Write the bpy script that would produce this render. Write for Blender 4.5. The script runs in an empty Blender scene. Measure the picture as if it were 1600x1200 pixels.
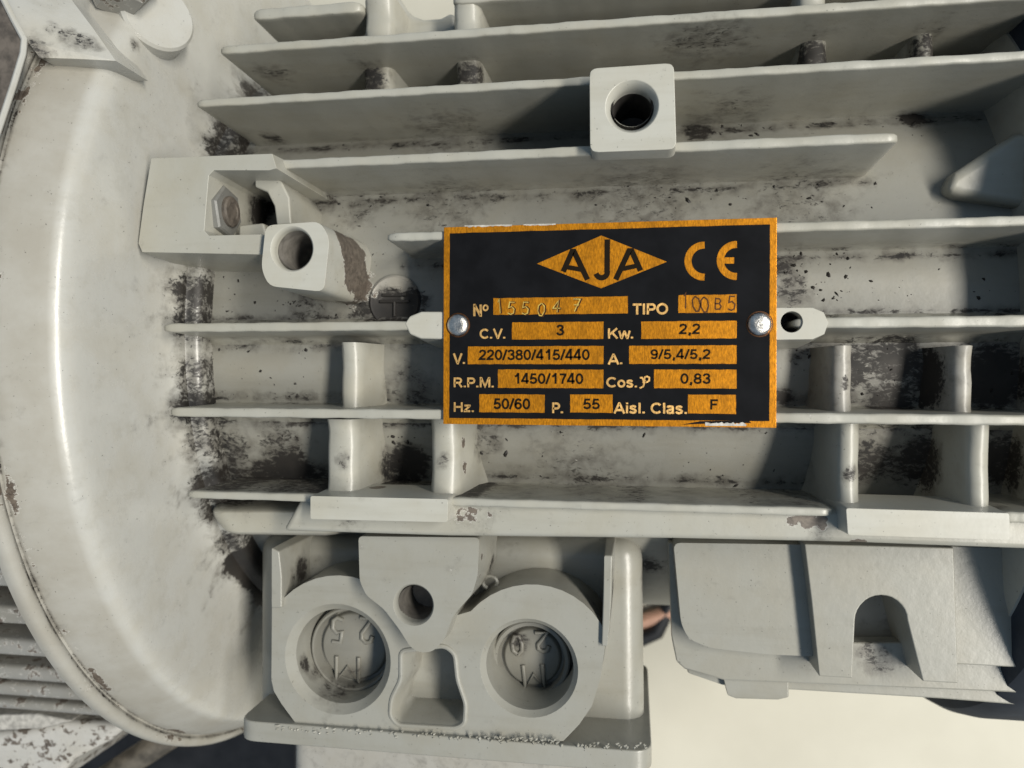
import bpy, bmesh, math, os, random
from mathutils import Vector, Matrix, geometry
random.seed(7)
sc = bpy.context.scene
COL = sc.collection
CM = 0.01                      # shapes below are written in centimetres; the scene is in metres
FLOOR = -33.4                  # floor level under the nameplate plane (z = 0), in cm

# ------------------------------------------------------------------ camera
F_PX, DIST = 1200.0, 23.0      # focal length in photo pixels, distance from lens to nameplate
_ex = Vector((7600, -25, 1200)).normalized()
_ez = Vector((-189.5, 0, 1200)); _ez = (_ez - _ez.dot(_ex) * _ex).normalized()
_ey = _ez.cross(_ex)
ROT = Matrix((_ex, _ey, _ez))  # camera coordinates -> world coordinates
cam = bpy.data.cameras.new('camera')
cam.sensor_width = 36.0
cam.lens = F_PX / 1600 * 36.0
cam.clip_start = 0.01
cam.clip_end = 50
cam.dof.use_dof = True
cam.dof.focus_distance = 0.24
cam.dof.aperture_fstop = 11.0
cam_o = bpy.data.objects.new('camera', cam)
COL.objects.link(cam_o)
cam_o.matrix_world = Matrix.Translation((0, 0, (DIST - FLOOR) * CM)) @ ROT.to_4x4()
sc.camera = cam_o

# ------------------------------------------------------------------ light
world = bpy.data.worlds.new('World')
sc.world = world
world.use_nodes = True
bgn = world.node_tree.nodes['Background']
bgn.inputs['Color'].default_value = (0.52, 0.73, 1.0, 1)
bgn.inputs['Strength'].default_value = 0.34


def area(name, loc, size, power, color, target=(0, 0, 0)):
    l = bpy.data.lights.new(name, 'AREA')
    l.shape = 'RECTANGLE'
    l.size, l.size_y = size
    l.energy = power
    l.color = color
    o = bpy.data.objects.new(name, l)
    COL.objects.link(o)
    p = Vector((loc[0], loc[1], loc[2] - FLOOR)) * CM
    t = Vector((target[0], target[1], target[2] - FLOOR)) * CM
    o.location = p
    o.rotation_euler = (t - p).to_track_quat('-Z', 'Y').to_euler()
    return o


area('window_light', (156, -7, 205), (2.3, 0.32), 130, (1.0, 0.95, 0.86))
sc.view_settings.view_transform = 'Standard'
sc.view_settings.look = 'None'
sc.view_settings.exposure = 0.0
sc.view_settings.gamma = 1.0

# ------------------------------------------------------------------ geometry helpers


def un(px, py, z):
    """point at height z (cm) seen at this pixel of the 1600x1200 photograph"""
    r = ROT @ Vector((px - 800, 600 - py, -F_PX))
    return Vector((0, 0, DIST)) + r * ((z - DIST) / r.z)


def xy(px, py, z):
    p = un(px, py, z)
    return (p.x, p.y)


def loop(pts, z):
    return [xy(a, b, z) for a, b in pts]


def circ(px, py, r, z, n=40):
    c = un(px, py, z)
    k = r / F_PX * (DIST - z)
    return [(c.x + k * math.cos(2 * math.pi * i / n), c.y + k * math.sin(2 * math.pi * i / n)) for i in range(n)]


def arc_px(cx, cy, r, a0, a1, n=12):
    """pixel arc, angles in degrees, y down"""
    return [(cx + r * math.cos(math.radians(a0 + (a1 - a0) * i / n)), cy + r * math.sin(math.radians(a0 + (a1 - a0) * i / n))) for i in range(n + 1)]


def area2(l):
    return sum(l[i - 1][0] * l[i][1] - l[i][0] * l[i - 1][1] for i in range(len(l))) / 2


def ccw(l):
    return list(l) if area2(l) > 0 else list(l)[::-1]


def offset(l, d):
    """outward offset of a ccw loop"""
    n = len(l)
    out = []
    for i in range(n):
        a, b, c = Vector(l[i - 1]), Vector(l[i]), Vector(l[(i + 1) % n])
        u = (b - a); v = (c - b)
        if u.length < 1e-9 or v.length < 1e-9:
            out.append(tuple(b)); continue
        u.normalize(); v.normalize()
        n1 = Vector((u.y, -u.x)); n2 = Vector((v.y, -v.x))
        m = n1 + n2
        if m.length < 1e-6:
            m = n1
        m.normalize()
        k = d / max(0.35, m.dot(n1))
        out.append((b.x + m.x * k, b.y + m.y * k))
    return out


def round_loop(l, r, seg=4):
    """round the corners of a world loop"""
    n = len(l)
    out = []
    for i in range(n):
        a, b, c = Vector(l[i - 1]), Vector(l[i]), Vector(l[(i + 1) % n])
        d1, d2 = (a - b), (c - b)
        k = min(r, d1.length * 0.45, d2.length * 0.45)
        p, q = b + d1.normalized() * k, b + d2.normalized() * k
        for s in range(seg + 1):
            t = s / seg
            w = (1 - t) ** 2 * p + 2 * t * (1 - t) * b + t * t * q
            out.append((w.x, w.y))
    return out


class PaintSpec:
    def __init__(self, name, base, gain=0.0, cgain=0.0, rough=0.36, bump=.10):
        self.bump = bump
        self.name, self.base, self.gain, self.cgain, self.rough = name, base, gain, cgain, rough


PAINTED = []


def mk(name, verts, faces, mat, parent=None, bevel=0.0, smooth=True, seg=3, sharp=35, dense=False):
    me = bpy.data.meshes.new(name)
    me.from_pydata([((v[0]) * CM, (v[1]) * CM, (v[2] - FLOOR) * CM) for v in verts], [], faces)
    bm = bmesh.new(); bm.from_mesh(me)
    bmesh.ops.remove_doubles(bm, verts=bm.verts, dist=1e-7)
    bmesh.ops.recalc_face_normals(bm, faces=bm.faces)
    bm.to_mesh(me); bm.free()
    if isinstance(mat, PaintSpec):
        PAINTED.append((name, me, mat, dense))
    else:
        me.materials.append(mat)
    if smooth:
        for p in me.polygons:
            p.use_smooth = True
    o = bpy.data.objects.new(name, me)
    COL.objects.link(o)
    if bevel > 0:
        m = o.modifiers.new('bevel', 'BEVEL')
        m.width = bevel * CM
        m.segments = seg
        m.limit_method = 'ANGLE'
        m.angle_limit = math.radians(34)
        m.harden_normals = True
        m.use_clamp_overlap = True
    elif smooth:
        me.set_sharp_from_angle(angle=math.radians(sharp))
    if parent:
        o.parent = parent
    return o


def cap_tris(loops):
    """triangles over one outer loop and its holes, as indices into the flattened loops"""
    bm = bmesh.new()
    vs, es = [], []
    for l in loops:
        v = [bm.verts.new((p[0], p[1], 0)) for p in l]
        es += [bm.edges.new((v[k], v[(k + 1) % len(v)])) for k in range(len(v))]
        vs += v
    bm.verts.index_update()
    bmesh.ops.triangle_fill(bm, use_beauty=True, use_dissolve=False, edges=es, normal=(0, 0, 1))
    out = [tuple(v.index for v in f.verts) for f in bm.faces if f.calc_area() > 1e-7]
    bm.free()
    return out


def prism_data(outer, z1, z0, holes=(), draft=0.0, through=False):
    """outer: world loop; holes: (loop, depth z, inward draft) blind holes"""
    outer = ccw(outer)
    V, Fc = [], []
    loops = [[Vector((x, y, 0)) for x, y in outer]] + [[Vector((x, y, 0)) for x, y in ccw(h[0])[::-1]] for h in holes]
    flat = [p for l in loops for p in l]
    tris = cap_tris(loops)
    V += [(p.x, p.y, z1) for p in flat]
    Fc += [tuple(t) for t in tris]
    n = len(outer)
    low = offset(outer, draft) if draft else outer
    b = len(V)
    V += [(x, y, z0) for x, y in low]
    for i in range(n):
        j = (i + 1) % n
        Fc.append((i, j, b + j, b + i))
    if not through:
        t2 = cap_tris([low])
        Fc += [tuple(b + i for i in t)[::-1] for t in t2]
    s = n
    for h in holes:                       # (loop, [(z, inset), ...])
        hl = ccw(h[0])[::-1]
        m = len(hl)
        prev = s
        for zz, ins in h[1]:
            inner = offset(ccw(h[0]), -ins)[::-1] if ins else hl
            b = len(V)
            V += [(x, y, zz) for x, y in inner]
            for i in range(m):
                j = (i + 1) % m
                Fc.append((prev + i, prev + j, b + j, b + i))
            prev = b
        if not through:
            t3 = cap_tris([inner])
            Fc += [tuple(b + i for i in t) for t in t3]
        s += m
    return V, Fc


def prism(name, parent, outer, z1, z0, mat, holes=(), draft=0.0, bevel=0.08, seg=3, through=False):
    V, Fc = prism_data(outer, z1, z0, holes, draft, through)
    return mk(name, V, Fc, mat, parent, bevel, seg=seg)


def revolve(name, parent, prof, mat, n=160, a0=0.0, a1=360.0, sharp=30):
    """prof: (x, radius) about the motor axis"""
    V, Fc = [], []
    full = abs(a1 - a0) >= 359.9
    na = n if full else n + 1
    m = len(prof)
    for i in range(na):
        a = math.radians(a0 + (a1 - a0) * i / n)
        for x, r in prof:
            V.append((x, YC + r * math.sin(a), ZC + r * math.cos(a)))
    for i in range(n):
        j = (i + 1) % na
        for k in range(m - 1):
            Fc.append((i * m + k, i * m + k + 1, j * m + k + 1, j * m + k))
    return mk(name, V, Fc, mat, parent, sharp=sharp, dense=True)


def lathe_z(name, parent, cx, cy, prof, mat, n=32):
    """prof: (radius, z)"""
    V, Fc = [], []
    m = len(prof)
    for i in range(n):
        a = 2 * math.pi * i / n
        for r, z in prof:
            V.append((cx + r * math.cos(a), cy + r * math.sin(a), z))
    for i in range(n):
        j = (i + 1) % n
        for k in range(m - 1):
            Fc.append((i * m + k, i * m + k + 1, j * m + k + 1, j * m + k))
    return mk(name, V, Fc, mat, parent, sharp=40)


def tube_data(pts, r, n=8, cap=True, flat=1.0):
    pts = [Vector(p) for p in pts]
    V, Fc = [], []
    prev = None
    for i, p in enumerate(pts):
        t = (pts[min(i + 1, len(pts) - 1)] - pts[max(i - 1, 0)]).normalized()
        up = Vector((0, 0, 1))
        if abs(t.dot(up)) > 0.95:
            up = Vector((0, 1, 0))
        s = t.cross(up).normalized(); u = s.cross(t)
        rr = r[i] if isinstance(r, (list, tuple)) else r
        for k in range(n):
            a = 2 * math.pi * k / n
            V.append(tuple(p + s * rr * math.cos(a) + u * rr * flat * math.sin(a)))
    for i in range(len(pts) - 1):
        for k in range(n):
            Fc.append((i * n + k, i * n + (k + 1) % n, (i + 1) * n + (k + 1) % n, (i + 1) * n + k))
    if cap:
        Fc.append(tuple(range(n))[::-1])
        Fc.append(tuple((len(pts) - 1) * n + k for k in range(n)))
    return V, Fc


def joined(name, parent, datas, mat, bevel=0.0, sharp=35, smooth=True):
    V, Fc = [], []
    for v, f in datas:
        b = len(V)
        V += v
        Fc += [tuple(b + i for i in q) for q in f]
    return mk(name, V, Fc, mat, parent, bevel, sharp=sharp, smooth=smooth)


def ribbon_data(pts, w, z, th=0.004):
    """flat thick polyline (world xy) with mitred joins, a thin slab"""
    pts = [Vector(p) for p in pts]
    L, R = [], []
    for i, p in enumerate(pts):
        if i == 0: t = pts[1] - p
        elif i == len(pts) - 1: t = p - pts[i - 1]
        else: t = (p - pts[i - 1]).normalized() + (pts[i + 1] - p).normalized()
        t.normalize()
        nrm = Vector((-t.y, t.x))
        k = w / 2
        if 0 < i < len(pts) - 1:
            d = (p - pts[i - 1]).normalized()
            k = w / 2 / max(0.45, abs(Vector((-d.y, d.x)).dot(nrm)))
        L.append(p + nrm * k); R.append(p - nrm * k)
    V, Fc = [], []
    n = len(pts)
    for zz in (z, z - th):
        V += [(p.x, p.y, zz) for p in L] + [(p.x, p.y, zz) for p in R]
    for i in range(n - 1):
        Fc.append((i, i + 1, n + i + 1, n + i))
        Fc.append((i, i + 1, 2 * n + i + 1, 2 * n + i))
        Fc.append((n + i, n + i + 1, 3 * n + i + 1, 3 * n + i))
    Fc.append((0, n, 3 * n, 2 * n)); Fc.append((n - 1, 2 * n - 1, 4 * n - 1, 3 * n - 1))
    return V, Fc


YC, ZC, RC = 1.8514, -14.6, 12.0       # motor axis and casing radius


def zcase(y):
    d = abs(y - YC)
    return ZC + math.sqrt(max(0.0, RC * RC - d * d))


def on_case(px, py, up=0.0):
    z = -3.0
    for _ in range(12):
        p = un(px, py, z)
        z = zcase(p.y) + up
    return un(px, py, z)


# ------------------------------------------------------------------ materials
class NT:
    def __init__(self, name):
        self.m = bpy.data.materials.new(name)
        self.m.use_nodes = True
        self.t = self.m.node_tree
        self.t.nodes.clear()
        self.out = self.t.nodes.new('ShaderNodeOutputMaterial')
        self.b = self.t.nodes.new('ShaderNodeBsdfPrincipled')
        self.t.links.new(self.b.outputs[0], self.out.inputs[0])

    def n(self, kind, **kw):
        x = self.t.nodes.new('ShaderNode' + kind)
        for k, v in kw.items():
            setattr(x, k, v)
        return x

    def link(self, a, b):
        self.t.links.new(a, b)

    def val(self, sock, v):
        if hasattr(v, 'links'):
            self.link(v, sock)
        else:
            sock.default_value = v

    def math(self, op, a, b=None, c=None, clamp=False):
        x = self.n('Math', operation=op, use_clamp=clamp)
        self.val(x.inputs[0], a)
        if b is not None: self.val(x.inputs[1], b)
        if c is not None: self.val(x.inputs[2], c)
        return x.outputs[0]

    def ramp(self, v, a, b, lo=0.0, hi=1.0, smooth=True):
        x = self.n('MapRange', interpolation_type='SMOOTHSTEP' if smooth else 'LINEAR')
        self.val(x.inputs[0], v)
        x.inputs[1].default_value = a; x.inputs[2].default_value = b
        x.inputs[3].default_value = lo; x.inputs[4].default_value = hi
        return x.outputs[0]

    def noise(self, vec, scale, detail=4.0, rough=0.55, distort=0.0):
        x = self.n('TexNoise')
        self.link(vec, x.inputs['Vector'])
        x.inputs['Scale'].default_value = scale
        x.inputs['Detail'].default_value = detail
        x.inputs['Roughness'].default_value = rough
        x.inputs['Distortion'].default_value = distort
        return x.outputs[0]

    def mix(self, f, a, b):
        x = self.n('Mix', data_type='RGBA')
        self.val(x.inputs[0], f)
        for s, v in ((x.inputs[6], a), (x.inputs[7], b)):
            if hasattr(v, 'links'): self.link(v, s)
            else: s.default_value = (*v, 1) if len(v) == 3 else v
        return x.outputs[2]

    def pos(self):
        return self.n('NewGeometry').outputs['Position']

    def stretch(self, vec, s):
        x = self.n('VectorMath', operation='MULTIPLY')
        self.link(vec, x.inputs[0]); x.inputs[1].default_value = s
        return x.outputs[0]

    def spots(self, vec, lst):
        acc = None
        for (c, r, s) in lst:
            src = vec
            if acc is not None:      # each step waits for the one before it, which keeps the shader's stack small
                q = self.n('VectorMath', operation='MULTIPLY_ADD')
                self.link(acc, q.inputs[0]); q.inputs[1].default_value = (1e-7, 1e-7, 1e-7)
                self.link(vec, q.inputs[2]); src = q.outputs[0]
            d = self.n('VectorMath', operation='DISTANCE')
            self.link(src, d.inputs[0]); d.inputs[1].default_value = c
            v = self.ramp(d.outputs['Value'], 0.25 * r, r, s, 0.0)
            acc = v if acc is None else self.math('MAXIMUM', acc, v)
        return acc


def S(px, py, z, r, s):
    p = un(px, py, z)
    return ((p.x * CM, p.y * CM, (p.z - FLOOR) * CM), r / F_PX * (DIST - z) * CM, s)


def SC(px, py, r, s):
    p = on_case(px, py)
    return ((p.x * CM, p.y * CM, (p.z - FLOOR) * CM), r / F_PX * (DIST - p.z) * CM, s)


# greasy grime: flange seam, cavities, recesses; pocket and rib-gap spots also paint in shade
DIRT_SHADE = [SC(400, 320, 70, .95), SC(440, 300, 60, .85), SC(390, 290, 40, .9), S(430, 275, -1.6, 40, .7), S(540, 1085, -4.2, 26, .6), S(812, 1000, -4.6, 34, .62), S(856, 1070, -4.6, 24, .5), S(480, 1060, -3.8, 40, .8), S(345, 300, -1.5, 40, .8), S(345, 360, -1.5, 30, .8), S(390, 330, -2.8, 60, .9), S(1370, 1030, -4.8, 50, .55), S(82, 38, 2.3, 30, .50), S(104, 50, 2.1, 34, .58), S(128, 62, 1.9, 34, .58), S(148, 72, 1.8, 26, .48), S(60, 80, 2.5, 44, .6), S(50, 110, 3.0, 40, .7), SC(455, 730, 60, .95), SC(420, 745, 70, .8), SC(640, 720, 60, .9), SC(600, 760, 60, .95), SC(330, 720, 60, .72), S(470, 400, -.6, 60, .46), SC(262, 560, 34, .62), SC(266, 640, 30, .72), SC(275, 710, 30, .75), SC(288, 780, 34, .85), SC(335, 860, 30, .7),
        SC(378, 935, 38, .95), SC(385, 1000, 34, .95), SC(366, 1060, 26, .9), SC(268, 470, 48, .72), SC(252, 420, 30, .7), SC(300, 185, 50, .8), SC(330, 120, 44, .85), SC(365, 60, 40, .7),
        SC(270, 240, 36, .7), SC(395, 115, 40, .6),
        SC(1330, 575, 66, .78), SC(1400, 560, 74, .8), SC(1470, 590, 78, .85), SC(1550, 590, 90, .9), SC(1390, 630, 70, .8), SC(1245, 560, 26, .6), SC(1225, 620, 26, .85), SC(1236, 450, 52, .62),
        SC(1222, 420, 34, .7), SC(1360, 720, 70, .7), SC(1440, 720, 80, .75), SC(1570, 720, 80, .8), SC(1290, 740, 46, .6),
        SC(610, 490, 60, .78), SC(570, 480, 44, .7), SC(650, 480, 50, .7), SC(480, 485, 60, .55), SC(640, 600, 70, .5), SC(655, 630, 46, .62),
        SC(500, 310, 60, .62), SC(470, 285, 48, .8), SC(560, 330, 60, .5), SC(700, 320, 120, .46), SC(1000, 320, 160, .46), SC(1250, 310, 140, .44),
        SC(600, 730, 60, .75), SC(640, 750, 50, .8), SC(440, 700, 80, .6), SC(360, 700, 70, .66), SC(380, 760, 90, .7), SC(500, 750, 60, .7), SC(760, 690, 50, .55), SC(900, 750, 160, .44),
        S(580, 125, -4, 50, .75), S(735, 120, -4, 46, .75), S(430, 110, -4, 70, .6), S(1270, 95, -4, 60, .8), S(1450, 80, -4, 60, .7), SC(1425, 185, 34, .95), SC(1090, 205, 44, .75), S(1100, 90, -3.5, 120, .55),
        S(1150, 190, -3.5, 100, .5), S(420, 220, -4, 40, .9), S(700, 210, -4, 120, .45),
        S(950, 930, -3.4, 46, .9), S(952, 1010, -3.6, 42, .9), S(946, 1080, -3.6, 36, .8), S(440, 900, -3.4, 40, .9), S(440, 880, -3.5, 34, .85), S(480, 890, -4, 46, .75), S(535, 860, -4, 40, .6), S(950, 890, -3, 26, .7), S(953, 960, -3, 20, .85), S(950, 1030, -3, 20, .8), S(940, 1090, -3.2, 24, .75), S(1015, 900, -6, 50, .8),
        S(1025, 940, -7, 40, .9), S(775, 880, -4, 30, .7), S(800, 860, -4, 60, .5), S(520, 1095, -3.6, 60, .6), S(470, 1040, -3.4, 30, .75), S(670, 1050, -3.7, 50, .5), S(820, 1010, -3.8, 40, .62), S(550, 1060, -3.8, 46, .55),
        S(1360, 1020, -4.4, 46, .62), S(1350, 930, -1, 1, .1), S(720, 880, -1.9, 20, .4), S(1280, 830, -1, 40, .45),
        S(50, 45, 3, 56, .62), S(110, 60, 3, 40, .72), S(45, 120, 2.8, 40, .75), S(185, 25, 1, 40, .85), S(215, 70, 0, 26, .7),
        S(1330, 600, -.9, 24, .7), S(1330, 740, -.8, 24, .6), S(535, 720, -.8, 26, .52), S(690, 720, -.8, 26, .55), S(550, 800, -1, 60, .46), S(430, 805, -1, 40, .62), S(760, 800, -1, 60, .4)]
# places where the paint has come off to brown bare casting
CHIP = [S(540, 412, -1.4, 72, 1.35), S(530, 385, -.6, 40, 1.3), S(545, 440, -2.2, 60, 1.3), S(556, 445, -2.6, 44, 1.0), S(540, 400, -1.2, 46, 1.0), S(548, 430, -2, 40, 1.0), S(528, 385, -.4, 18, .9), S(588, 690, -1.6, 26, .9), S(592, 730, -1.8, 30, .95), S(590, 765, -1.6, 24, .9), S(722, 730, -1.6, 22, .85), S(722, 690, -1.4, 18, .7),
        S(722, 803, -.8, 20, .62), S(740, 804, -.8, 24, .72), S(760, 806, -.8, 20, .55), S(1240, 812, -.8, 20, .6), S(1262, 813, -.8, 26, .7), S(1285, 814, -.8, 22, .6), S(1340, 848, -1.0, 22, .9), S(348, 332, -1.2, 20, .9), S(550, 145, -.7, 8, 1.0),
        S(8, 770, 1.6, 26, .9), S(10, 815, 1.6, 34, 1.05), S(56, 935, .6, 30, 1.05), S(180, 1105, -2.2, 22, .95), S(14, 805, 1.6, 20, 1.0), S(36, 870, 1.0, 22, .75), S(52, 915, .6, 22, 1.0), S(62, 945, .4, 22, 1.0), S(90, 1010, -.4, 14, .8), S(130, 1065, -1.6, 16, .75), S(165, 1098, -2.4, 14, .7), S(12, 230, 2.3, 30, .85), S(28, 150, 2.5, 22, .85),
        S(755, 900, -2.2, 12, .9), S(752, 870, -2.2, 10, .8), S(1012, 1080, -6, 40, .8), S(455, 1000, -3.2, 16, .7)]


def paint(spec, dirt, chip):
    """dirt, chip: lists of spots, or None to read them from the mesh's own stain layers"""
    t = NT(spec.name)
    base = spec.base
    p = t.pos()
    film = t.noise(p, 55, 4, .6)
    streak = t.noise(t.stretch(p, (14, 120, 120)), 1.0, 4, .65)
    fine = t.noise(t.stretch(p, (330, 560, 560)), 1.0, 9, .76, .5)
    lump = t.noise(p, 210, 6, .62, .3)
    col = t.mix(t.ramp(film, .38, .72, 0, .5), base, (base[0] * .88, base[1] * .84, base[2] * .76))
    col = t.mix(t.ramp(streak, .48, .78, 0, .35), col, (base[0] * .7, base[1] * .67, base[2] * .6))
    if dirt is None:
        at = t.n('Attribute', attribute_name='stain')
        sp = t.n('SeparateColor')
        t.link(at.outputs['Color'], sp.inputs[0])
        d, c = sp.outputs[0], sp.outputs[1]
        col = t.mix(t.math('MULTIPLY', sp.outputs[2], t.ramp(film, .2, .8, .55, 1.0)), col, (.24, .226, .192))
    else:
        d = t.spots(p, dirt) if dirt else 0.0
        c = t.spots(p, chip) if chip else None
    v = t.math('ADD', fine, t.math('MULTIPLY_ADD', d, .58, spec.gain))
    grime = t.ramp(v, .785, .93)
    haze = t.math('MULTIPLY', t.ramp(t.math('ADD', lump, t.math('MULTIPLY_ADD', d, .62, spec.gain)), .58, 1.06), .74)
    col = t.mix(haze, col, (.070, .063, .053))
    col = t.mix(grime, col, t.mix(t.ramp(film, .3, .7), (.028, .024, .020), (.012, .011, .010)))
    spk = t.ramp(t.math('ADD', t.noise(p, 1300, 2, .55), t.math('MULTIPLY', lump, .22)), .83, .86, 0, .7)
    col = t.mix(spk, col, (.03, .026, .022))
    r = t.math('MULTIPLY_ADD', grime, .3, t.math('MULTIPLY_ADD', film, .22, spec.rough - .1))
    if c is not None or spec.cgain > 0:
        cv = t.math('ADD', t.math('MULTIPLY_ADD', lump, .8, t.math('MULTIPLY_ADD', fine, .5, -.25)), t.math('MULTIPLY_ADD', c if c is not None else 0.0, .42, spec.cgain))
        edge = t.ramp(cv, .610, .622)
        bare = t.ramp(cv, .628, .640)
        metal = t.mix(t.ramp(fine, .35, .7), (.055, .044, .035), (.15, .125, .10))
        col = t.mix(edge, col, (.47, .46, .42))
        col = t.mix(bare, col, metal)
        r = t.math('ADD', r, t.math('MULTIPLY', bare, .12))
    if dirt is None:
        r = t.math('MULTIPLY_ADD', sp.outputs[2], .42, r)
        t.link(t.math('MULTIPLY_ADD', sp.outputs[2], -.42, .5), t.b.inputs['Specular IOR Level'])
    t.link(col, t.b.inputs['Base Color'])
    t.link(r, t.b.inputs['Roughness'])
    bp = t.n('Bump'); bp.inputs['Strength'].default_value = spec.bump; bp.inputs['Distance'].default_value = .0008
    t.link(t.math('ADD', t.noise(p, 260, 3, .5), t.math('MULTIPLY', t.noise(p, 1100, 2, .55), .28)), bp.inputs['Height'])
    t.link(bp.outputs[0], t.b.inputs['Normal'])
    return t.m


def finish_paint():
    """give every painted mesh its paint with only the stains that reach it"""
    import numpy as np
    cache = {}
    DC = np.array([q[0] for q in DIRT_SHADE]); DR = np.array([q[1] for q in DIRT_SHADE]); DS = np.array([q[2] for q in DIRT_SHADE])
    CC = np.array([q[0] for q in CHIP]); CR = np.array([q[1] for q in CHIP]); CS = np.array([q[2] for q in CHIP])

    def field(co, C_, R_, S_):
        out = np.zeros(len(co))
        for k in range(len(C_)):
            u = np.clip((R_[k] - np.linalg.norm(co - C_[k], axis=1)) / (.75 * R_[k]), 0, 1)
            out = np.maximum(out, S_[k] * u * u * (3 - 2 * u))
        return out

    for name, me, spec, dense in PAINTED:
        co = np.empty(len(me.vertices) * 3)
        me.vertices.foreach_get('co', co)
        co = co.reshape(-1, 3)
        lo, hi = co.min(0), co.max(0)

        def near(C_, R_):
            q = np.clip(C_, lo, hi)
            return [k for k in range(len(C_)) if np.linalg.norm(q[k] - C_[k]) < R_[k]]
        di, ci = near(DC, DR), near(CC, CR)
        if dense:
            key = (spec.name, 'layer')
            d = field(co, DC[di], DR[di], DS[di]); c = field(co, CC[ci], CR[ci], CS[ci])
            e = np.zeros(len(co))
            if name in EXTRA:
                d, c, e = EXTRA[name](co, d, c)
            ca = me.color_attributes.new('stain', 'FLOAT_COLOR', 'POINT')
            buf = np.zeros((len(co), 4)); buf[:, 0] = d; buf[:, 1] = c; buf[:, 2] = e; buf[:, 3] = 1
            ca.data.foreach_set('color', buf.ravel())
            if key not in cache: cache[key] = paint(spec, None, None)
        else:
            key = (spec.name, tuple(di), tuple(ci))
            if key not in cache: cache[key] = paint(spec, [DIRT_SHADE[k] for k in di], [CHIP[k] for k in ci])
        me.materials.append(cache[key])


EXTRA = {}


def simple(name, col, rough=.5, metal=0.0, var=0.0, scale=200.0, bump=0.0, spec=.5):
    t = NT(name)
    p = t.pos()
    n = t.noise(p, scale, 6, .6)
    t.link(t.mix(t.ramp(n, .3, .7), tuple(c * (1 - var) for c in col), tuple(min(1, c * (1 + var)) for c in col)), t.b.inputs['Base Color'])
    t.b.inputs['Roughness'].default_value = rough
    t.b.inputs['Specular IOR Level'].default_value = spec
    t.b.inputs['Metallic'].default_value = metal
    if bump:
        bp = t.n('Bump'); bp.inputs['Strength'].default_value = bump; bp.inputs['Distance'].default_value = .001
        t.link(t.noise(p, scale * 2, 5, .6), bp.inputs['Height'])
        t.link(bp.outputs[0], t.b.inputs['Normal'])
    return t.m


GREY = (.315, .31, .27)
M_PAINT = PaintSpec('grey_enamel_paint', GREY)
M_FLANGE = PaintSpec('flange_enamel_paint', (.375, .373, .345), rough=.26)
M_BOX = PaintSpec('terminal_box_enamel_paint', (.255, .252, .222), rough=.32)
M_PLUG = PaintSpec('shaded_plug_paint', (.185, .182, .16), rough=.42)  # darkened to carry the shade inside the cable entry holes
M_CASING = PaintSpec('dusty_shaded_casing_paint', (.235, .232, .205), rough=.40)  # dust plus the recess shade between fins, put into one grey
M_WORN = PaintSpec('rubbed_clean_paint', (.385, .38, .335), rough=.33, bump=.045)
M_FLAKE = PaintSpec('flaking_grey_paint', (.23, .225, .205), cgain=.165)
M_PEEL = PaintSpec('peeling_white_paint', (.42, .41, .38), cgain=.185, bump=.3)
M_RECESS = PaintSpec('recess_shade_grey', (.15, .15, .14), gain=.03)  # gap shade between housing ribs put into the grey; bolt hexagon too
M_GRIMY = PaintSpec('oily_grey_paint', (.30, .29, .26), gain=.14)
M_BARE = simple('bare_brown_casting', (.10, .085, .07), .6, .2, .4, 260, .2)
M_STEEL = simple('rivet_steel', (.52, .50, .46), .34, 1.0, .3, 400, .25)
M_DARKHOLE = simple('oily_bore', (.035, .032, .03), .5, 0, .4, 200)
M_DIRT = simple('black_greasy_dirt', (.016, .014, .012), .6, 0, .5, 300)
M_BLACK = simple('dull_black', (.012, .012, .013), .45, .2, .4, 60)
M_NAVY = simple('shaded_rim_paint', (.022, .028, .038), .75, 0, .2, 80, spec=.2)  # the end shield's shaded side put into a dark blue-grey
M_ROD = simple('brown_oiled_bar', (.10, .088, .07), .45, .3, .5, 120, .1)
M_COPPER = simple('copper_pipe_metal', (.62, .36, .25), .4, .3, .15, 120)
M_PRINT = simple('black_plate_print', (.0055, .0058, .0068), .6, 0, .25, 90, spec=.05)
M_WHITECHIP = simple('pale_scraped_paint', (.36, .345, .31), .5, 0, .3, 400, .3)
M_INK = simple('field_ink', (.010, .007, .004), .6, 0, .1, 300, spec=.05)


def gold(name, col, rough=.40):
    t = NT(name)
    p = t.pos()
    st = t.noise(t.stretch(p, (2600, 620, 620)), 1.0, 4, .75)
    bl = t.noise(t.stretch(p, (260, 90, 90)), 1.0, 5, .65)
    c = t.mix(t.ramp(st, .34, .68), tuple(x * .66 for x in col), tuple(min(1, x * 1.36) for x in col))
    c = t.mix(t.ramp(bl, .42, .72, 0, .55), c, tuple(x * .48 for x in col))
    t.link(c, t.b.inputs['Base Color'])
    t.b.inputs['Metallic'].default_value = .65
    t.b.inputs['Roughness'].default_value = rough
    bp = t.n('Bump'); bp.inputs['Strength'].default_value = .12; bp.inputs['Distance'].default_value = .0002
    t.link(st, bp.inputs['Height']); t.link(bp.outputs[0], t.b.inputs['Normal'])
    return t.m


M_GOLD = gold('brushed_orange_gold', (.66, .245, .008), .30)
M_GOLDTXT = gold('pale_gold_lettering', (.60, .36, .12), .5)
M_STAMP = gold('shadow_brown_gold', (.07, .026, .006), .45)  # digit strokes painted as groove shadow; also the ring round each rivet
M_SHINE = gold('stamp_highlight_gold', (.95, .55, .12), .35)  # highlight painted beside the strokes of the serial digits

t = NT('cream_floor_paint')
p_ = t.pos()
t.link(t.mix(t.ramp(t.noise(p_, 7, 5, .6), .3, .7), (.50, .475, .39), (.56, .535, .445)), t.b.inputs['Base Color'])
t.b.inputs['Roughness'].default_value = .7
M_FLOOR = t.m

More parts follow.
